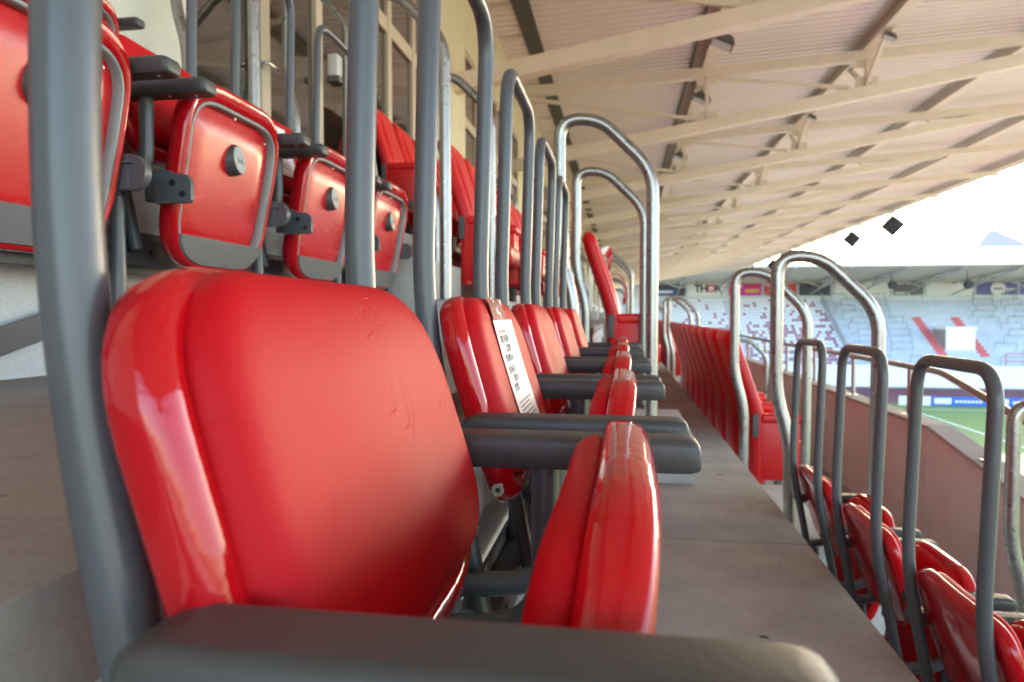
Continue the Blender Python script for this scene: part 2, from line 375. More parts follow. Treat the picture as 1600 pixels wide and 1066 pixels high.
# glazed rear wall
XW = -2.2
ZB = ZF+2*R; ZT = 4.84
fac = empty('glazed_rear_wall', (XW, 0, ZB)); tag(fac, 'cream rear wall of the stand with tall framed windows and door', 'wall')
bays = [(3.3, 8.0), (9.6, 14.6), (16.2, 21.2), (22.8, 27.8), (29.4, 34.4), (36, 41), (43, 49), (51, 57), (60, 68), (71, 80)]
prev = Y0
def fbox(name, y0, y1, z0, z1, x0, x1, mt, parent=fac, b=0):
    m = MB()
    if b: m.bbox(x0, x1, y0, y1, z0-ZB, z1-ZB, b=b)
    else: m.box(x0, x1, y0, y1, z0-ZB, z1-ZB)
    return m.obj(name, mt, parent, smooth=bool(b))
for (a, b) in bays + [(Y1, Y1)]:
    fbox('wall_panel', prev, a, ZB, ZT+.1, -.25, 0, 'plaster' if prev < 0 else 'cream_wall'); prev = b
for bi, (a, b) in enumerate(bays):
    fbox('wall_panel', a, b, 3.72, ZT+.1, -.25, -.004, 'cream_wall')
    n = 6 if bi < 7 else 8; wds = [a+(b-a)*i/n for i in range(n+1)]
    fr = empty('window', (0, 0, 0)); fr.parent = fac
    for i in range(n+1):
        wdt = .055 if i not in (0, n) else .045
        fbox('mullion', wds[i]-wdt, wds[i]+wdt, ZB, 3.72, -.07, -.006, 'beige_frame', fr, b=.006)
    for z0, z1 in ((ZB, ZB+.12), (2.66, 2.8), (3.64, 3.722)):
        for i in range(n):
            fbox('transom', wds[i]+.05, wds[i+1]-.05, z0, z1, -.066, -.014, 'beige_frame', fr)
    for i in range(n):
        pw = fbox('pane', wds[i]+.04, wds[i+1]-.04, ZB+.1, 2.68, -.05, -.042, 'glass', fr)
        pw = fbox('pane', wds[i]+.04, wds[i+1]-.04, 2.78, 3.66, -.05, -.042, 'glass', fr)
# door handle beside the first mullion
m = MB(); m.disc((-.004, 3.99, 1.06), .028, .012, (1, 0, 0)); m.tube(fillet([(0, 3.99, 1.06), (.055, 3.99, 1.06), (.055, 4.12, 1.06)], [.02]), .011, 10); m.obj('door_handle', 'bolt_steel', fac)
# small wall lamp
m = MB(); m.bbox(0, .08, 4.98, 5.08, 1.32, 1.48, b=.01)
wl = m.obj('wall_lamp', 'lamp_glass'); wl.location = (XW, .0, ZB); tag(wl, 'small white wall lamp box on the window frames', 'lamp')
mm = MB(); mm.bbox(-.002, .10, 4.965, 5.095, 1.27, 1.315, b=.006); mm.obj('lamp_base', 'lamp_body', wl)

# ------------------------------------------------------------------ roof over our stand
XR0, XR1, RS = -2.5, 14.2, .055
def zdeck(x): return 4.95 + RS*x
PUR = [1.6, 4.5, 7.6, 10.8, 13.9]
TY = [9.0+5.05*k for k in range(-4, 16)]
deck = empty('roof_deck', (0, 0, 5)); struct(deck)
xs = [XR0] + PUR + [XR1]
def corr(x0, x1):
    m = MB(); n = 24; L = 5.05; q = L/n; prof = []
    for i in range(n):
        for t, h in ((0, 0), (.38, 0), (.5, .045), (.88, .045)): prof.append((i*q+t*q, h))
    prof.append((L, 0)); vs = []
    for y, h in prof: vs += [(x0, y, zdeck(x0)-5+h), (x1, y, zdeck(x1)-5+h)]
    for y, h in prof: vs += [(x0, y, zdeck(x0)-5+.12), (x1, y, zdeck(x1)-5+.12)]
    k = len(prof); fs = [(2*i, 2*i+1, 2*i+3, 2*i+2) for i in range(k-1)]
    fs += [(2*k, 2*k+2*(k-1), 2*k+2*(k-1)+1, 2*k+1)]
    return m.add(vs, fs).mesh('deck_sheet', 'deck', smooth=False)
for i in range(len(xs)-1):
    me = corr(xs[i]+.003, xs[i+1]-.003)
    for y in TY[:-1]:
        o = link('deck_sheet', me, deck); o.location = (0, y, 0)
# dark ventilation strip along the wall side
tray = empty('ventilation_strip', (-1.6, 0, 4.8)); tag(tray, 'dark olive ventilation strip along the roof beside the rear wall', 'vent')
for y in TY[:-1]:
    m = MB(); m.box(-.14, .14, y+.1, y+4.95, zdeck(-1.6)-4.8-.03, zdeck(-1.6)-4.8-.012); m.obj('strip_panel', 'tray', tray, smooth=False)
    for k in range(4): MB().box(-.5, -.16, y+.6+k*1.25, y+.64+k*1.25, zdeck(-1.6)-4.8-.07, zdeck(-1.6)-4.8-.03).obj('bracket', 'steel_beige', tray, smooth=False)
for i, x in enumerate(PUR):
    z = zdeck(x); m = MB()
    m.box(x-.012, x+.012, TY[0], TY[-1], z-.27, z-.03)
    pu = m.obj('roof_purlin', 'purlin', smooth=False); tag(pu, f'long steel roof beam under the deck, {ORD[i]} from the rear wall', 'beam', 'beams running along the roof')
    m = MB(); m.box(x-.11, x+.11, TY[0], TY[-1], z-.29, z-.27); m.obj('bottom_flange', 'steel_beige', pu, smooth=False)
    m = MB(); m.box(x-.11, x+.11, TY[0], TY[-1], z-.03, z-.008); m.obj('top_flange', 'purlin', pu, smooth=False)
eav = MB().box(XR1-.02, XR1+.05, TY[0], TY[-1], zdeck(XR1)-.30, zdeck(XR1)+.12).obj('eaves_fascia', 'steel_beige', smooth=False)
tag(eav, 'pale fascia edging the roof on the pitch side', 'fascia')
# trusses
def zlow(x): return min(3.40+.177*x, zdeck(x)-.40)
def zup(x): return zdeck(x)-.36
tr = empty('roof_truss', (0, 0, 5))
def tm(m, name): return m.obj(name, 'steel_beige', tr, smooth=False)
Q = 5
m = MB(); m.beam((XW-.05, 0, zup(XW)-Q), (XR1-.1, 0, zup(XR1)-Q), .16, .19); tm(m, 'upper_chord')
m = MB(); m.beam((XW-.05, 0, zlow(XW)-Q), (10.0, 0, zlow(10.0)-Q), .20, .22); tm(m, 'lower_chord')
for x in (1.6, 4.5, 7.6):
    m = MB(); m.beam((x, 0, zlow(x)+.1-Q), (x, 0, zup(x)-.09-Q), .07, .07, up=(0,1,0)); tm(m, 'vertical')
for (xa_, xb_) in ((-2.0, 1.5), (1.75, 4.2)):
    m = MB(); m.beam((xa_, 0, zup(xa_)-.12-Q), (xb_, 0, zlow(xb_)+.12-Q), .06, .07); tm(m, 'diagonal')
for x in (1.6, 4.5, 7.6):
    for zc, hh in ((zlow(x)+.16, .1), (zup(x)-.14, .08)):
        if zup(x)-zlow(x) > .45:
            m = MB(); m.box(x-.20, x+.20, -.012, .012, zc-hh-Q, zc+hh-Q); tm(m, 'gusset_plate')
for s in (-1, 1):
    m = MB(); m.beam((4.5, 0, zlow(4.5)+.1-Q), (4.5, s*1.0, zdeck(4.5)-.29-Q), .07, .07, up=(1,0,0)); tm(m, 'fly_brace')
for k, y in enumerate(TY):
    o = tr if k == 0 else copy_tree(tr); o.location.y = y
    tag(o, f'beige tapering steel roof truss, {ORD[k-4]} of those in view from the camera' if k > 3 else f'beige tapering steel roof truss overhead behind the view, {ORD[3-k]} back', 'truss', 'trusses carrying the stand roof')
cd_ = MB(); cd_.tube([(1.32, TY[0], zdeck(1.32)-.05), (1.32, TY[-1], zdeck(1.32)-.05)], .025, 8); tag(cd_.obj('cable_conduit', 'lamp_body'), 'thin dark cable conduit running along the roof beside the lamps', 'conduit')
# floodlights under the roof
def floodlight():
    e = empty('floodlight')
    m = MB(); m.tube([(0, -.12, 0), (0, -.12, -.28)], .014, 8); m.tube([(0, .12, 0), (0, .12, -.28)], .014, 8); m.obj('yoke', 'lamp_body', e)
    c, s_ = math.cos(.45), math.sin(.45)
    def tl(x, y, z): return (x*c+z*s_, y, -.28-x*s_*-1*-1+z*c)
    m = MB(); vs = []
    for (hx, hy, z) in ((.24, .2, -.06), (.24, .2, 0), (.14, .12, .14)):
        vs.append([tl(a*hx, b*hy, z) for a, b in ((-1,-1),(1,-1),(1,1),(-1,1))])
    m.ring_loft(vs); m.obj('housing', 'lamp_body', e, smooth=False)
    m = MB(); m.ring_loft([[tl(a*.21, b*.17, z) for a, b in ((-1,-1),(1,-1),(1,1),(-1,1))] for z in (-.066, -.061)]); m.obj('lens', 'lamp_glass', e, smooth=False)
    return e
fl = floodlight(); first = True; cnt = 0
for (x, ylist) in ((1.6, (12.1, 15.2, 17.5, 20.6, 23)), (4.5, (13.0, 18.0))):
    for j, y in enumerate(ylist):
        o = fl if first else copy_tree(fl); first = False; cnt += 1
        o.location = (x+.02, y, zdeck(x)-.29)
        o.scale = (.8,)*3 if x < 2 else (.45,)*3
        tag(o, f'grey floodlight hanging under the roof, {ORD[j]} along the {ORD[PUR.index(x)]} beam from the rear wall', 'floodlight', 'floodlights under the roof')
# loudspeakers hung below the eaves
for j, (y, sz) in enumerate(((39, .40), (45.5, .38), (57.5, .40), (68, .42), (78, .42))):
    m = MB(); m.bbox(-sz, sz, -sz*.8, sz*.8, -sz, sz, b=.03)
    o = m.obj('loudspeaker', 'speaker'); o.rotation_euler = (0, rad(42), rad(-18)); o.location = (13.9, y, 4.62)
    tag(o, f'black box loudspeaker hung tilted below the roof edge, {ORD[j]} from the camera', 'loudspeaker', 'loudspeakers below the roof edge')
    m = MB(); m.tube([(0, 0, .3), (.3, 0, .95)], .03, 6); m.obj('hanger', 'speaker', o)

# ================================================================== SEATS
YC = .460     # centre of the first seat seen
def seat_proto():
    e = empty('stadium_seat')
    # local: x forward, y along the row, z up from the floor of the row (z = 0)
    H = -ZF
    # --- backrest
    zb = -.248 + H; hb = .274
    ol = [(u-.004, v) for u, v in rrect(.395, .42, hb, .12, .125, 10, .075)]
    def f(u, v, wv):
        z = zb + v; t = v/hb
        x = -.125 - .083*t - .006*t*t + .30*u*u*(.4+.6*t)
        bow = .006*math.sin(math.pi*min(1, max(0, t))) + .10*max(0, .35-t)**2
        return (x+wv-bow, u, z + wv*.35)
    sh = panel(ol, [(.05, 1, -.026), (.02, 1, -.028), (.007, 1, -.026), (.001, 1, -.020), (0, 1, -.010), (.001, 1, -.004), (.005, 1, .001), (.012, 1, .0042), (.020, 1, .0045), (.026, 1, .001), (.029, 1, -.007), (.035, 1, -.009)], f)
    so = sh.obj('backrest_shell', 'red_shell', e, angle=60)
    pol = [(u-.004, v+.036) for u, v in rrect(.372, .366, hb-.041, .085, .115, 10, .065)]
    pad = panel(pol, [(.004, 1, -.010), (0, 1, -.004), (0, 1, .003), (.0015, 1, .009), (.005, 1, .0145), (.011, 1, .0185), (.020, 1, .0212), (.032, 1, .0228), (.032, .88, .0238), (.032, .74, .0246), (.032, .58, .0250)], f)
    pad.obj('backrest_pad', 'red_pad', e, angle=80)
    for s in (-1, 1):
        u = s*.185; v = .035; p = f(u, v, .002)
        rv = MB().disc((p[0]-.012, s*.2, p[2]), .0085, .006, (.1, s, 0), 14).obj('rivet', 'bolt_steel', e)
        MB().disc((p[0]-.0115, s*.206, p[2]), .003, .0006, (.1, s, 0), 10).obj('rivet_hole', 'bolt_black', rv)
    # --- folded seat
    z0 = -.50 + H; hs = .414
    osq = rrect(.385, .40, hs, .13, .115)
    def g(u, v, wv):
        t = v/hs; return (-.070 + .094*t - .018*t*t*t + wv - .10*u*u, u, z0 + v - wv*.1)
    lipf = .022/hs
    def lip(ol_): return [(u, v if v < hs*.5 else hs*.5+(v-hs*.5)*(1-2*lipf)) for u, v in ol_]
    osl = lip(osq)
    rim = panel(osq, [(.05, 1, -.020), (.02, 1, -.020), (.006, 1, -.018), (.001, 1, -.013), (0, 1, -.006), (0, 1, .004), (.002, 1, .011), (.007, 1, .0155), (.011, 1, .0160)], g, cap1=False)
    rim.ring_loft([[g(u, v, wv) for u, v in o_] for o_, wv in ((inset(osq, .011), .0160), (inset(osl, .015), .0150), (inset(osl, .018), .011), (inset(osl, .019), .002))], False, False)
    rim.obj('seat_shell', 'red_shell', e, angle=60)
    li = panel(osl, [(.0185, 1, .002), (.0185, 1, .0115), (.0205, 1, .0130), (.0245, 1, .0130), (.0268, 1, .0115), (.0275, 1, -.008)], g, cap0=False, cap1=False)
    li.obj('edge_liner', 'grey_liner', e, angle=60)
    un = panel(osl, [(.026, 1, -.007), (.05, 1, -.003), (.065, 1, .001)], g, cap0=False)
    un.obj('seat_underside', 'red_panel', e, angle=60)
    ps = inset(osq, .014)
    pd = panel(ps, [(.004, 1, -.017), (0, 1, -.021), (0, 1, -.026), (.003, 1, -.033), (.010, 1, -.039), (.02, 1, -.042), (.04, 1, -.044)], g)
    pd.obj('seat_pad', 'red_pad', e, angle=80)
    # hinge cover along the bottom of the folded seat
    hv = .074; low = [(u, v) for u, v in inset(osq, .010) if v < hv]; low.sort(key=lambda p: math.atan2(p[1]-hv-.02, p[0])); 
    umax = max(abs(p[0]) for p in low); low = [(-umax-.002, hv)] + low + [(umax+.002, hv)]
    m = MB(); m.ring_loft([[g(u*s_, hv-(hv-v)*s_, wv) for u, v in low] for wv, s_ in ((-.01, 1), (.016, 1), (.020, .975))]); m.obj('hinge_cover', 'hinge_cover', e, angle=30)
    # number holder on the underside
    def ring(ru, rv, wv, du, dv, tilt): return [g(du+ru*math.cos(a), .265+dv+rv*math.sin(a), wv + tilt*math.sin(a)*rv) for a in [2*math.pi*k/20 for k in range(20)]]
    m = MB(); m.ring_loft([ring(.030, .038, .0, 0, 0, 0), ring(.029, .037, .008, .002, .002, -.12), ring(.026, .033, .017, .004, .004, -.3)]); tg = m.obj('number_holder', 'grey_plastic', e, angle=30)
    m = MB(); m.ring_loft([ring(.0245, .0315, .0172, .004, .004, -.3), ring(.024, .031, .0180, .004, .004, -.3)]); m.obj('number_plate', 'plate', tg, angle=30)
    for (u, v) in ((-.02, .358), (.125, .335)):
        p = g(u, v, .006); MB().disc(p, .0035, .002, (1, 0, 0), 10).obj('screw', 'bolt_steel', e)
    # --- armrests with curved tubes
    for s in (-1, 1):
        yc = s*.221; rings = []
        x0, x1 = (-.187 if s < 0 else -.225), .074
        for (x, k, dz) in ((x0, .55, .012), (x0+.004, .8, .006), (x0+.012, .95, .002), (x0+.024, 1, 0), (-.12, 1, 0), (-.04, 1, 0), (.02, 1, 0), (x1-.016, 1, 0), (x1-.009, .975, .0008), (x1-.004, .93, .0028), (x1-.001, .86, .006), (x1, .76, .010)):
            hw = .0245*k; zt = -.118+H-dz; zl = -.150+H+dz*.45; rt = min(.009, hw*.6); rg = []
            for a in range(6): t = a/5*math.pi/2; rg.append((x, yc+hw-rt+rt*math.cos(t), zt-rt+rt*math.sin(t)))
            for a in range(6): t = math.pi/2+a/5*math.pi/2; rg.append((x, yc-hw+rt+rt*math.cos(t), zt-rt+rt*math.sin(t)))
            rg += [(x, yc-hw, zl+.005), (x, yc-hw+.004, zl), (x, yc+hw-.004, zl), (x, yc+hw, zl+.005)]
            rings.append(rg)
        m = MB(); m.ring_loft(rings); arm = m.obj('armrest', 'grey_plastic', e, angle=50)
        for xx in (-.02, .04): MB().disc((xx, yc, -.1495+H), .004, .002, (0, 0, -1), 8).obj('screw', 'bolt_steel', arm)
        m = MB(); m.tube(fillet([(-.075, yc, -.147+H), (-.075, yc, -.315+H), (-.20, yc, -.325+H)], [.085], 9), .0145, 14); m.obj('arm_tube', 'grey_tube', e)
        # hinge housing and stop plate
        ys_ = s*.2085; m = MB(); m.bbox(-.085, -.035, min(ys_-.010, ys_+.010), max(ys_-.010, ys_+.010), -.365+H, -.300+H, b=.004)
        dx = -.012 if s > 0 else -.04; m.bbox(-.085, dx, ys_-.008, ys_+.008, -.366+H, -.299+H, b=.003)
        m.disc((dx, ys_-.012+.006*s, -.333+H), .034, .024, (0, 1, 0), 24); m.bbox(-.075, dx+.01, ys_-.016, ys_+.016, -.318+H, -.313+H, b=.002)
        m.obj('hinge', 'hinge_cover', e, angle=35)
        if s > 0: continue
        m = MB(); yp = s*.2275; pl = []
        ppts = [(-.05, -.372), (.026, -.372), (.032, -.366), (.032, -.330), (.026, -.318), (.014, -.312), (-.05, -.312)]
        m.ring_loft([[(x, yp+o_, z+H) for x, z in ppts] for o_ in (-.006, .006)]); hp = m.obj('stop_plate', 'dark_metal' if False else 'hinge_cover', e, angle=30)
        for (bx, bz) in ((-.008, -.330), (.014, -.354)): MB().disc((bx, yp-.0062, bz+H), .0065, .003, (0, -1, 0), 10).obj('bolt', 'bolt_black', hp)
    return e
seat0 = seat_proto(); first = True
SEATS = {}
YOFF = {2: -.02, 1: -.03, 0: 0, -1: 0}
ranges = {0: range(0, 5), 1: range(0, 5), 2: range(2, 4), -1: range(1, 5)}
def txt(name, body, size, mt, parent, loc, rot, ext=.0004, align='CENTER', off=0):
    cu = bpy.data.curves.new(name, 'FONT'); cu.body = body; cu.size = size; cu.extrude = ext; cu.align_x = align; cu.align_y = 'CENTER'; cu.offset = off
    cu.materials.append(MATS[mt]); t0 = bpy.data.objects.new(name, cu); COL.objects.link(t0)
    bpy.context.view_layer.update(); me = bpy.data.meshes.new_from_object(t0.evaluated_get(bpy.context.evaluated_depsgraph_get())); bpy.data.objects.remove(t0)
    me.materials.clear(); me.materials.append(MATS[mt]); o = bpy.data.objects.new(name, me); COL.objects.link(o); o.parent = parent; o.location = loc; o.rotation_euler = rot; return o
SEATLAB = {
 (0,0): 'large red folding seat with creased pad filling the foreground',
 (0,1): 'red folding seat carrying a white printed notice, second in the row at eye level',
 (0,2): 'red folding seat just beyond the one with the white notice, third at eye level',
 (0,3): 'fourth red folding seat along the row at eye level',
 (0,4): 'last red folding seat before the aisle step in the row at eye level',
}
for r, rg in ranges.items():
    for n in rg:
        o = seat0 if first else copy_tree(seat0); first = False
        off = row_off(r); o.location = (off.x, YC+n*P+YOFF[r], ZF+off.z)
        if r == 0: lab = SEATLAB[(0, n)]
        elif r == 1: lab = ['folded red seat in the row above, first from the left and mostly hidden', 'big folded red seat in the row above, behind the thick grey post', 'folded red seat in the row above between two pairs of grey armrests', 'folded red seat in the row above, second before the aisle post', 'folded red seat in the row above, last before the aisle post'][n]
        elif r == 2: lab = f'folded red seat in the top row by the windows, {ORD[len(rg)-1-rg.index(n)]} back from the aisle'
        else: lab = f'folded red seat in the row below at right, {ORD[len(rg)-1-rg.index(n)]} back from the aisle'
        tag(o, lab, 'seat', 'folding seats in the near block'); SEATS[(r, n)] = o
H_ = -ZF
for n, s_ in ((0, '11'), (1, '12'), (2, '12'), (3, '13'), (4, '14')):
    e = SEATS[(1, n)]
    holder = [c for c in e.children if c.name.startswith('number_holder')][0]
    plate = [c for c in holder.children if c.name.startswith('number_plate')][0]
    vs = [v.co for v in plate.data.vertices][-20:]; c = sum((Vector(v) for v in vs), Vector())/20
    txt('lettering', s_, .026, 'ink', holder, (c.x+.0006, c.y, c.z), (rad(90-17), 0, rad(90)))
# printed notice taped to the second seat and papers on the row above
def backpt(t, u, wv):   # point on the front of a backrest pad, local to a seat
    z = -.248+H_+.274*t; x = -.125-.083*t-.006*t*t+.30*u*u*(.4+.6*t)-.006*math.sin(math.pi*t)-.10*max(0, .35-t)**2
    return Vector((x+wv, u, z+wv*.35))
def notice(e, u0, u1, t0, t1, full=True, label='white printed notice stuck on the second seat back'):
    m = MB(); n = 14; vs = []; fs = []; k = 5
    for i in range(n+1):
        for j in range(k+1): vs.append(backpt(t0+(t1-t0)*i/n, u0+(u1-u0)*j/k, .0268))
    for i in range(n):
        for j in range(k): a = i*(k+1)+j; fs.append((a, a+1, a+k+2, a+k+1))
    nb = len(vs); vs += [v - Vector((.0008, 0, 0)) for v in vs]
    fs += [tuple(q+nb for q in f)[::-1] for f in fs]
    m.add(vs, fs); o = m.obj('notice', 'paper'); o.location = e.location; tag(o, label, 'notice')
    def strip(name, ua, ub, ta, tb, mt, lift=.0274):
        mm = MB(); q = [backpt(ta, ua, lift), backpt(ta, ub, lift), backpt(tb, ub, lift), backpt(tb, ua, lift)]
        mm.add(q+[p-Vector((.0003, 0, 0)) for p in q], [(0,1,2,3),(7,6,5,4),(0,4,5,1),(1,5,6,2),(2,6,7,3),(3,7,4,0)]); return mm.obj(name, mt, o, smooth=False)
    return o, strip
no, strip = notice(SEATS[(0,1)], -.105, .06, .08, .84)
strip('heading_bar', -.080, -.018, .775, .788, 'ink_red')
def glyphs(u0, u1, t, h, mt, seed):
    rnd = random.Random(seed); u = u0
    while u < u1:
        wd = rnd.uniform(.006, .010)
        a = rnd.random()
        strip('print_mark', u, u+wd*.4, t, t+h, mt)
        if a > .3: strip('print_mark', u+wd*.4, u+wd, t+h*rnd.choice((0, .6)), t+h*rnd.choice((.35, 1))+.001, mt)
        u += wd+.0025
for q_, (ua, ub, t) in enumerate(((-.082, -.012, .725), (-.050, -.016, .675), (-.080, -.016, .628), (-.082, -.030, .57), (-.058, -.026, .525), (-.078, -.036, .48))): glyphs(ua, ub, t, .036, 'ink', q_+1)
for k, t in enumerate((.42, .40, .38, .355, .335, .30, .28, .255, .235, .19, .17)):
    strip('text_line', -.08, .030-.02*((k*7) % 4)/3, t, t+.006, 'ink_blue')
m = MB(); vs = []; fs = []
for i in range(5):
    for j in range(7): vs.append(backpt(.80+.165*i/4, -.092+.118*j/6, .0252 - (.004 if i == 4 else 0)+random.uniform(0, .0012)))
for i in range(4):
    for j in range(6): a = i*7+j; fs.append((a, a+1, a+8, a+7))
m.add(vs, fs); m.obj('sticky_tape', 'clear_tape', no)
m = MB(); 
for k in range(9):
    u = random.uniform(-.08, .01); t = random.uniform(.86, .95); q = backpt(t, u, .0275); a = random.uniform(.003, .008); b = random.uniform(.008, .02)
    m.add([q, backpt(t, u+a, .0282), backpt(t+b, u+a*1.4, .0279), backpt(t+b, u+.003, .0272)], [(0,1,2,3)])
m.obj('paper_remnant', 'paper', no, smooth=False)
# foil tag on the near seat
def shellpt(u, t, wv):
    p = backpt(t, u, wv); return p
m = MB(); vs = [shellpt(.115, .105, .0065), shellpt(.150, .150, .0065), shellpt(.152, .190, .0065), shellpt(.115, .140, .0065)]
m.add(vs+[v+Vector((.0006, 0, 0)) for v in vs], [(3,2,1,0),(4,5,6,7),(0,1,5,4),(1,2,6,5),(2,3,7,6),(3,0,4,7)]); m.obj('foil_tag', 'brass_foil', SEATS[(0,0)], smooth=False)
for nn, lab in ((3, 'white paper slip on a seat back in the row above'),):
    o2, st2 = notice(SEATS[(1, nn)], -.11, .02, .25, .85, label=lab)
    for k, t in enumerate((.34, .38, .42, .46, .60)): st2('text_line', -.09, -.02, t, t+.012, 'ink')

# grey safety hoops behind the seats
YH, WH, XH = .275, .347, -.247
def hoop_mesh():
    p = [(-.247+.20*.46, 0, -.46), (-.247, 0, 0), (-.232, 0, .500), (-.232, WH, .500), (-.247, WH, 0), (-.247+.20*.46, WH, -.46)]
    return MB().tube(fillet(p, [.10, .075, .075, .10], 8), .0138, 18).mesh('safety_hoop', 'grey_tube')
hm = hoop_mesh()
for r, rg in {0: range(0, 5), 1: range(0, 5), 2: range(2, 4), -1: range(1, 5)}.items():
    for n in rg:
        off = row_off(r); o = link('safety_hoop', hm); o.location = (off.x, YH+n*P, off.z)
        k = len(rg)-1-list(rg).index(n)
        wh = {0: 'grey tube hoop behind the eye-level seats', 1: 'grey tube hoop behind the seats of the row above', 2: 'grey tube hoop behind the top row of seats', -1: 'grey tube hoop behind the seats of the row below'}[r]
        tag(o, f'{wh}, {ORD[k]} back from the aisle', 'hoop rail', 'grey hoops behind the folding seats')

# seat beam with legs and braces
def beam_frame(n0, n1):
    e = empty('seat_beam'); y0, y1 = YC+n0*P-.30, YC+n1*P+.30
    MB().bbox(-.215, -.175, y0, y1, .245, .305, b=.004).obj('beam', 'dark_metal', e)
    MB().bbox(-.2255, -.2165, y0, y1, .225, .325, b=.003).obj('back_strip', 'dark_metal', e)
    k = 0; y = y0+.05
    while y < y1:
        MB().disc((-.1745, y, .275), .008, .001, (1, 0, 0), 10).obj('bolt_hole', 'bolt_black', e); y += .07
    for n in range(n0, n1+2):
        yl = YC+n*P-P/2
        MB().tube([(-.125, yl, .0), (-.125, yl, .375)], .0155, 14).obj('leg', 'grey_tube', e)
        m = MB(); m.tube([(-.125, yl, .372), (-.20, yl, .40)], .0155, 12); m.tube([(-.20, yl-.06, .412), (-.20, yl+.06, .412)], .017, 12); m.tube([(-.195, yl, .25), (-.195, yl, .42)], .02, 12); m.obj('arm_socket', 'grey_tube', e)
        m = MB(); m.bbox(-.165, -.085, yl-.04, yl+.04, .0, .010, b=.002); m.obj('foot_plate', 'dark_metal', e)
        m = MB(); m.beam((-.306, yl-.22, .045), (-.306, yl+.26, .175), .008, .055); m.obj('brace', 'dark_metal', e, smooth=False)
    return e
for r, (a, b) in {0: (0, 4), 1: (0, 4), 2: (2, 3), -1: (1, 4)}.items():
    e = beam_frame(a, b); off = row_off(r); e.location = (off.x, 0, ZF+off.z)
    tag(e, {0: 'dark steel beam on legs under the eye-level seats', 1: 'dark steel beam with slots and legs under the seats of the row above', 2: 'steel beam on legs under the top row of folding seats', -1: 'steel beam on legs under the folding seats of the row below'}[r], 'seat beam', 'beams carrying the folding seats')

# galvanised aisle hoops
def ahoop():
    p = [(-.215, 0, ZF+.0), (-.215, 0, .06), (-.276, 0, .27), (-.276, 0, .845), (-.105, 0, .845), (.124, 0, .615), (.124, 0, ZF+.2)]
    return MB().tube(fillet(p, [.10, .10, .14, .12, .10], 10), .0265, 20).mesh('aisle_handrail', 'galvanised')
am = ahoop(); NM = {2: 'top row', 1: 'row above', 0: 'row at eye level', -1: 'row below', -2: 'lowest gangway'}
for k, ya in enumerate(AISLES):
    for r in (2, 1, 0, -1, -2):
        for side, dy in (('near', .044), ('far', 1.15)):
            if r == -2 and side == 'far': continue
            off = row_off(r); o = link('aisle_handrail', am); o.location = (off.x, ya+dy, off.z)
            if r == -2: o.scale = (1, 1, 1)
            tag(o, f'galvanised bent handrail on the {side} side of the {ORD[k]} aisle, {NM[r]}', 'handrail', 'galvanised aisle handrails')

# upholstered red armchairs beyond the aisle
def chair_proto():
    e = empty('red_armchair'); H = -ZF
    pr = [(-.050, -.42), (-.052, -.25), (-.050, -.12), (-.062, .0), (-.098, .12), (-.142, .25), (-.182, .37), (-.205, .45), (-.214, .49)]
    def xb(z):
        for (x0, z0), (x1, z1) in zip(pr, pr[1:]):
            if z <= z1: t = (z-z0)/(z1-z0); return x0+(x1-x0)*t
        return pr[-1][0]
    ol = rrect(.50, .46, .92, .03, .06)
    def f(u, v, wv):
        z = -.42+v; return (xb(z)+wv+.25*u*u*.3, u, z+H)
    # the outline needs inner points: build as stacked horizontal rounded sections instead
    m = MB(); rings = []
    zs = [-.42+.92*i/26 for i in range(27)]
    for i, z in enumerate(zs):
        k = 1 - .10*max(0, (z-.1)/.4); e_ = 0
        d = .5-z
        if d < .06: k *= 1-.16*(1-math.sqrt(max(0, 1-((.06-d)/.06)**2)))
        hw = .265*k; th = .046*(1 if d > .03 else (.5+.5*d/.03)); x = xb(z); rg = []
        for a in range(24):
            t = 2*math.pi*a/24; c, s_ = math.cos(t), math.sin(t)
            rg.append((x+th*math.copysign(abs(c)**.55, c)+.22*(hw*s_)**2, hw*math.copysign(abs(s_)**.35, s_), z+H))
        rings.append(rg)
    m.ring_loft(rings); m.obj('backrest', 'red_chair', e, angle=60)
    m = MB(); rings = []
    for i in range(15):
        z = .02+.40*i/14; t = i/14; hw = .155*(1-.15*t); pu = .014*math.sin(math.pi*min(1, max(.0, t)))**.5; rg = []
        for a in range(20):
            q = 2*math.pi*a/20; c, s_ = math.cos(q), math.sin(q)
            rg.append((xb(z)+.046+(.004+pu)*math.copysign(abs(c)**.5, c), hw*math.copysign(abs(s_)**.5, s_), z+H))
        rings.append(rg)
    m.ring_loft(rings); m.obj('back_cushion', 'red_chair', e, angle=60)
    MB().bbox(-.01, .23, -.20, .20, -.30+H, -.17+H, b=.035, seg=4).obj('seat_cushion', 'red_chair', e)
    for s in (-1, 1):
        y0, y1 = sorted((s*.205, s*.275))
        MB().bbox(-.035, .190, y0+.006, y1-.006, -.40+H, -.05+H, b=.012, seg=2).obj('arm_panel', 'red_chair', e)
        MB().bbox(-.04, .205, y0, y1, -.055+H, .004+H, b=.025, seg=4).obj('armrest', 'red_chair', e)
        ax = MB(); ax.bbox(-.085, -.050, s*.268-.006, s*.268+.006, -.14+H, .0+H, b=.004); ax.obj('side_plate', 'dark_metal', e)
        MB().bbox(.05, .09, s*.24-.02, s*.24+.02, 0, -.40+H, b=.004).obj('leg', 'dark_metal', e)
    MB().bbox(.1905, .1925, -.268, -.222, -.27+H, -.225+H, b=.0006).obj('seat_label', 'paper', e)
    return e
ch = chair_proto(); first = True
BY0 = 4.45
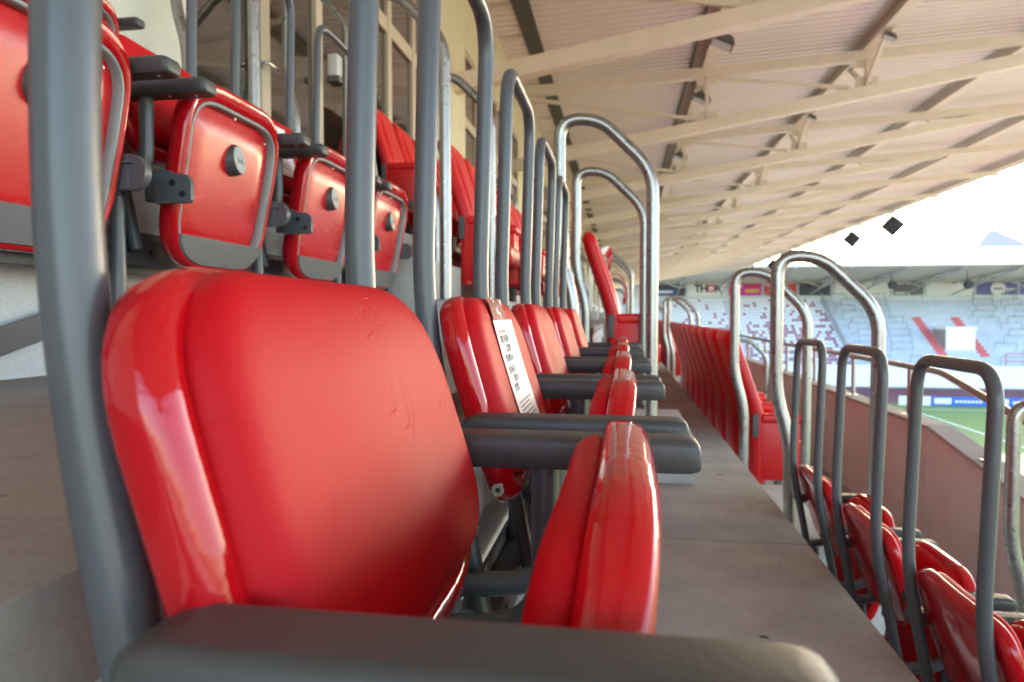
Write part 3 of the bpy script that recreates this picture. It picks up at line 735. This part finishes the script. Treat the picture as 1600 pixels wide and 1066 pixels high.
for r, cnt_, blk2 in ((2, 9, 4), (1, 7, 2), (0, 5, 2), (-1, 9, 9)):
    for blk, c_ in ((0, cnt_), (1, blk2)):
        for j in range(c_):
            if r == 2 and blk == 0 and j < 2: continue
            o = ch if first else copy_tree(ch); first = False; off = row_off(r)
            o.location = (off.x-(.05 if r == -1 else 0), BY0+blk*6.85+j*.585+(.15 if r == -1 else 0), ZF+off.z)
            where = 'beyond the first aisle' if blk == 0 else 'beyond the second aisle'
            tag(o, f'tall red armchair {where}, {ORD[j-2 if r == 2 and blk == 0 else j]} from it in the {NM[r]}', 'armchair', 'red armchairs beyond the aisle')
# red and white barrier tape tied to the chairs
N = 33; pts = []
for i in range(N+1):
    t = i/N; pts.append((Vector((-.16+.20*t+.035*math.sin(t*11), 4.95+.30*t+.04*math.sin(9*t), .44-.34*t+.05*math.sin(t*13))), Vector((.012*math.sin(5*t+1)+.006, .035*math.cos(t*8+.5), .018*math.cos(t*6)+.014))))
bt = None
for g_ in range(0, N, 3):
    m = MB()
    for i in range(g_, min(g_+3, N)):
        a, da = pts[i]; b, db = pts[i+1]; m.add([a-da, b-db, b+db, a+da], [(0,1,2,3)])
    col_ = ('tape_white', 'tape_red')[(g_//3) % 2]
    if bt is None: bt = m.obj('barrier_tape', col_); tag(bt, 'crumpled red and white barrier tape hanging over the armchairs past the aisle', 'barrier tape')
    else: m.obj('stripe', col_, bt)

# ================================================================== FAR END STAND
FY, FYB, NS = 108.0, 127.0, 22
X0F, X1F, XS = -22.0, 80.0, 34.0
def fz(k): return -8.3 + 10.7*k/NS
def fy(k): return FY + (FYB-FY)*k/NS
m = MB()
prof = [(FY, G)]
for k in range(NS+1): prof += [(fy(k), fz(k)-(10.7/NS if k else 2)), (fy(k), fz(k))]
prof = [(FY, G), (FY, fz(0))]
for k in range(1, NS+1): prof += [(fy(k), fz(k-1)), (fy(k), fz(k))]
prof += [(FYB+1.2, fz(NS)), (FYB+1.2, G)]
m.ring_loft([[(x, y, z) for y, z in prof] for x in (X0F, X1F)]); struct(m.obj('end_terrace', 'far_step', smooth=False))
fwl = MB().box(X0F, X1F, FY-.5, FY-.2, G, fz(0)+.9).obj('pitchside_wall', 'white_paint', smooth=False); tag(fwl, 'white low wall along the foot of the far end stand', 'wall')
# back wall and advert boards
bw = MB().box(X0F, X1F, FYB+1.2, FYB+1.5, fz(NS)-.5, 6.6).obj('end_stand_wall', 'far_wall', smooth=False); tag(bw, 'pale grey rear wall of the far end stand below its roof', 'wall')
def xat(u, y): t = (u-800)/1080.33; return y*(t*.98747-.15784)/(.98747+t*.15784)
for u in (1072, 1136, 1191, 1245, 1300, 1392, 1443, 1522, 1590):
    x = xat(u, FYB+1.1); MB().box(x-.18, x+.18, FYB+1.0, FYB+1.195, fz(NS), 6.6).obj('pillar', 'far_wall', bw, smooth=False)
AD = [(1005, 1070, 'ad_dark', 'dark advertising board left of the white one'), (1074, 1134, 'ad_white', 'white advertising board with black and red lettering'), (1138, 1189, 'ad_pink', 'pink advertising board under the far roof'),
      (1193, 1243, 'ad_red', 'red advertising board under the far roof'), (1248, 1296, 'ad_dark', 'dark advertising board behind the bent handrail'), (1303, 1388, 'ad_white', 'long blank white board behind the handrail'),
      (1395, 1440, 'ad_grey', 'dark grey advertising board with two white lines'), (1446, 1519, 'ad_white', 'blank white board between grey and purple boards'), (1525, 1588, 'ad_purple', 'purple advertising board with white disc'), (1592, 1650, 'ad_purple', 'purple board at the right edge')]
for (u0, u1, mt, lab) in AD:
    x0, x1 = xat(u0, FYB+.9), xat(u1, FYB+.9); o = MB().box(x0, x1, FYB+.86, FYB+.96, 3.3, 6.0).obj('advert_board', mt, smooth=False); tag(o, lab, 'advert board', 'advert boards under the far roof')
    yy = FYB+.85; fr = (rad(90), 0, 0)
    def mk(a, b, c, d, mm, dy=0): MB().box(x0+(x1-x0)*a, x0+(x1-x0)*b, yy-.01-dy, yy-dy, 3.3+2.7*c, 3.3+2.7*d).obj('print', mm, o, smooth=False)
    if u0 == 1074:
        for chx, (s_, mm) in zip((.25, .42, .61, .79), (('T', 'bolt_black'), ('H', 'bolt_black'), ('O', 'ad_red'), ('R', 'bolt_black'))):
            t_ = txt('lettering', s_, 1.9, mm, o, (x0+(x1-x0)*chx, yy-.01, 4.55), fr, .02, off=.06)
    elif mt == 'ad_pink': mk(.06, .40, .55, .72, 'ad_white'); mk(.5, .93, .22, .42, 'ad_yellow'); mk(.5, .9, .6, .9, 'ad_red')
    elif mt == 'ad_red': mk(.4, .75, .25, .6, 'ad_white'); mk(.1, .9, .75, .9, 'ad_white')
    elif u0 == 1005: mk(.1, .75, .1, .4, 'ad_blue'); mk(.15, .7, .2, .34, 'ad_white', .02)
    elif mt == 'ad_grey': mk(.05, .55, .68, .82, 'ad_white'); mk(.05, .55, .06, .18, 'ad_white')
    elif u0 == 1525:
        MB().disc((x0+(x1-x0)*.52, yy, 4.3), 1.15, .02, (0, -1, 0), 28).obj('white_disc', 'ad_white', o, smooth=False)
        mk(.40, .64, .33, .42, 'ad_purple', .03); mk(.72, .97, .28, .38, 'ad_white')
# roof of the end stand
def ez(y): return 6.9 + (5.3-6.9)*(y-106)/(FYB+2-106)
ro = MB(); ro.add([(X0F, 106, ez(106)), (X1F, 106, ez(106)), (X1F, FYB+2, ez(FYB+2)), (X0F, FYB+2, ez(FYB+2)), (X0F, 106, ez(106)+.35), (X1F, 106, ez(106)+.35), (X1F, FYB+2, ez(FYB+2)+.35), (X0F, FYB+2, ez(FYB+2)+.35)],
       [(0,3,2,1),(4,5,6,7),(0,1,5,4),(1,2,6,5),(2,3,7,6),(3,0,4,7)])
ro = ro.obj('end_stand_roof', 'far_roof', smooth=False); tag(ro, 'cream flat roof sloping over the far end stand', 'roof')
for k, x in enumerate([2+7.6*i for i in range(10)]):
    t_ = empty('end_roof_truss', (x, 0, 0)); tag(t_, f'grey steel truss under the far end stand roof, {ORD[k]} from the left', 'truss', 'trusses under the far roof')
    for name, a, b in (('upper_chord', (0, 106.2, ez(106.2)-.16), (0, FYB+1, ez(FYB+1)-.16)), ('lower_chord', (0, 108, ez(108)-.3), (0, FYB+1, 3.4)), ('diagonal', (0, 114, 5.55), (0, 118, ez(118)-.2)), ('diagonal', (0, 118, ez(118)-.2), (0, 121, 4.45)), ('diagonal', (0, 121, 4.45), (2.6, 122, ez(122)-.2)), ('diagonal', (0, 121, 4.45), (-2.6, 122, ez(122)-.2))):
        m = MB(); m.beam(a, b, .18, .2); m.obj(name, 'far_truss', t_, smooth=False)
for k, u in enumerate((1392, 1510)):
    x = xat(u, 112); m = MB(); m.disc((x, 112, 4.35), .6, .7, (0, -1, 0), 14); m.tube([(x, 112.2, 4.7), (x, 112.2, ez(112)-.05)], .06, 6)
    tag(m.obj('far_loudspeaker', 'speaker'), ['round black loudspeaker hanging before the dark grey board', 'round black loudspeaker hanging before the blank white board'][k], 'loudspeaker')
# white and red seats: nearest 300 one by one, the rest as one mass
sm = MB(); sm.box(-.2, .2, -.02, .20, .38, .44); sm.box(-.2, .2, .18, .24, .44, .66)
me_w = sm.mesh('stand_chair', 'far_white', smooth=False); me_r = sm.mesh('stand_chair', 'far_red', smooth=False)
rnd = random.Random(3); rest = {'w': MB(), 'r': MB()}; made = 0
for k in range(NS):
    x = 1.0
    while x < XS-.6:
        st = 17.6 < x-.0*k < 18.9 or 6.2 < x < 7.2
        if not st:
            pr_ = .10+.55*(1-k/NS)*max(.15, min(1, (x-5)/26))
            red = rnd.random() < pr_; y = fy(k)+.5; z = fz(k)
            if made < 300 and 9 < x < XS-.5 and 1 <= k:
                o = link('stand_chair', me_r if red else me_w); o.location = (x, y, z); made += 1
                tag(o, 'tiny red seat in the front rows of the far end stand' if red else 'tiny white seat in the front rows of the far end stand', 'seat', 'red seats of the far end stand' if red else 'white seats of the far end stand')
            else:
                mm = rest['r' if red else 'w']; mm.box(x-.2, x+.2, y-.02, y+.2, z+.38, z+.44); mm.box(x-.2, x+.2, y+.18, y+.24, z+.44, z+.66)
        x += .54
tag(rest['w'].obj('white_terrace_seats', 'far_white', smooth=False), 'mass of white seats in the upper rows of the far stand', 'seats', kind='stuff')
tag(rest['r'].obj('red_terrace_seats', 'far_red', smooth=False), 'scattered red seats in the upper rows of the far stand', 'seats', kind='stuff')
# boundary fence between seats and standing terrace
m = MB(); m.add([(XS, FY, fz(0)), (XS+.12, FY, fz(0)), (XS+.12, FYB, fz(NS)), (XS, FYB, fz(NS)), (XS, FY, fz(0)+1.3), (XS+.12, FY, fz(0)+1.3), (XS+.12, FYB, fz(NS)+1.3), (XS, FYB, fz(NS)+1.3)],
      [(0,3,2,1),(4,5,6,7),(0,1,5,4),(1,2,6,5),(2,3,7,6),(3,0,4,7)])
tag(m.obj('terrace_divider', 'far_step', smooth=False), 'sloping pale divider between the coloured seats and the standing terrace', 'divider')
# red stairs and the white entrance in the standing terrace
def stair(x0, x1, k0, k1, lab):
    e = None
    for k in range(k0, k1):
        o = MB().box(x0, x1, fy(k)-.04, fy(k+1)-.06, fz(k)-.47, fz(k)+.05).obj('stair_tread', 'stair_red', e, smooth=False) if e else None
        if e is None:
            e = MB().box(x0, x1, fy(k)-.04, fy(k+1)-.06, fz(k)-.47, fz(k)+.05).obj('red_stairs', 'stair_red', smooth=False); tag(e, lab, 'stairs')
stair(46.7, 48.0, 5, 17, 'red painted stairs left of the white entrance in the far terrace')
stair(52.5, 53.8, 5, 17, 'red painted stairs right of the white entrance in the far terrace')
stair(50.2, 51.5, 1, 4, 'short red painted stairs below the white entrance')
ent = MB(); ent.box(48.3, 52.3, 113.4, 117.5, fz(4)-.2, fz(12)+.2); ent = ent.obj('terrace_entrance', 'white_paint', smooth=False); tag(ent, 'white boxed entrance between two red stairs in the far terrace', 'entrance')
MB().box(48.1, 52.5, 113.2, 117.6, fz(12)+.2, fz(12)+.55).obj('entrance_cap', 'white_paint', ent, smooth=False)
MB().box(48.15, 48.29, 113.45, 117.6, fz(4)-.2, fz(12)+.1).obj('entrance_side', 'slate', ent, smooth=False)
rb = empty('red_gate_frame', (54.0, FY+.3, fz(1))); tag(rb, 'thin red gate frame at the foot of the far terrace', 'gate')
for p_, q_ in (((0,0,0),(0,0,2.2)), ((2.6,0,0),(2.6,0,2.2)), ((0,0,2.2),(2.6,0,2.2)), ((0,0,1.1),(2.6,0,1.1))):
    MB().tube([p_, q_], .07, 6).obj('bar', 'stair_red', rb)
# crush barriers
cb = MB().tube(fillet([(-1.5, 0, 0), (-1.5, 0, 1.15), (1.5, 0, 1.15), (1.5, 0, 0)], [.15, .15], 4), .055, 6).mesh('crush_barrier', 'barrier')
rnd = random.Random(5); rows = {}
for k in range(2, NS+1, 2):
    x = XS+2.2+rnd.uniform(0, 2.5); j = 0
    while x < 66:
        if not (45 < x < 55.5):
            o = link('crush_barrier', cb); o.location = (x, fy(min(k, NS))+.4, fz(min(k, NS)))
            tag(o, f'dark tube crush barrier on the far grey terrace, {ORD[j]} from left in {ORD[k//2-1]} tier up', 'barrier', 'crush barriers on the far terrace'); j += 1
        x += 4.2+rnd.uniform(0, 2.2)
# advert boards beside the pitch
x = 31.5
for i in range(10):
    o = MB().box(x, x+(3.4 if i == 0 else 5.9), 85.4, 85.5, G+.05, G+1.1).obj('pitch_board', 'ad_white' if i == 0 else 'ad_blue', smooth=False)
    wd = 3.4 if i == 0 else 5.9
    tag(o, 'white advertising board at the corner of the pitch' if i == 0 else f'blue advertising board behind the pitch, {ORD[i-1]} right of the white one', 'advert board', 'advert boards behind the pitch')
    if i:
        m = MB(); m.bbox(x+.3, x+2.1, 85.37, 85.398, G+.25, G+.92, b=.01); m.obj('print', 'ad_white', o)
        for j in range(7): MB().box(x+2.5+j*.42, x+2.8+j*.42, 85.38, 85.398, G+.42, G+.70).obj('print', 'ad_white', o, smooth=False)
    x += wd+.05
# tower with pyramid roof beyond the stand
pyx, pyy = 82.0, 172.0
tw = empty('pyramid_roof_building', (pyx, pyy, G)); tag(tw, 'distant building with grey pyramid roof behind the far stand', 'building')
MB().box(-5.2, 5.2, -5.2, 5.2, 0, 14.8-G).obj('wall', 'white_paint', tw, smooth=False)
m = MB(); zb_, za_ = 14.8-G, 19.4-G; m.add([(-5.6,-5.6,zb_),(5.6,-5.6,zb_),(5.6,5.6,zb_),(-5.6,5.6,zb_),(0,0,za_)], [(0,3,2,1),(0,1,4),(1,2,4),(2,3,4),(3,0,4)]); m.obj('roof', 'slate', tw, smooth=False)
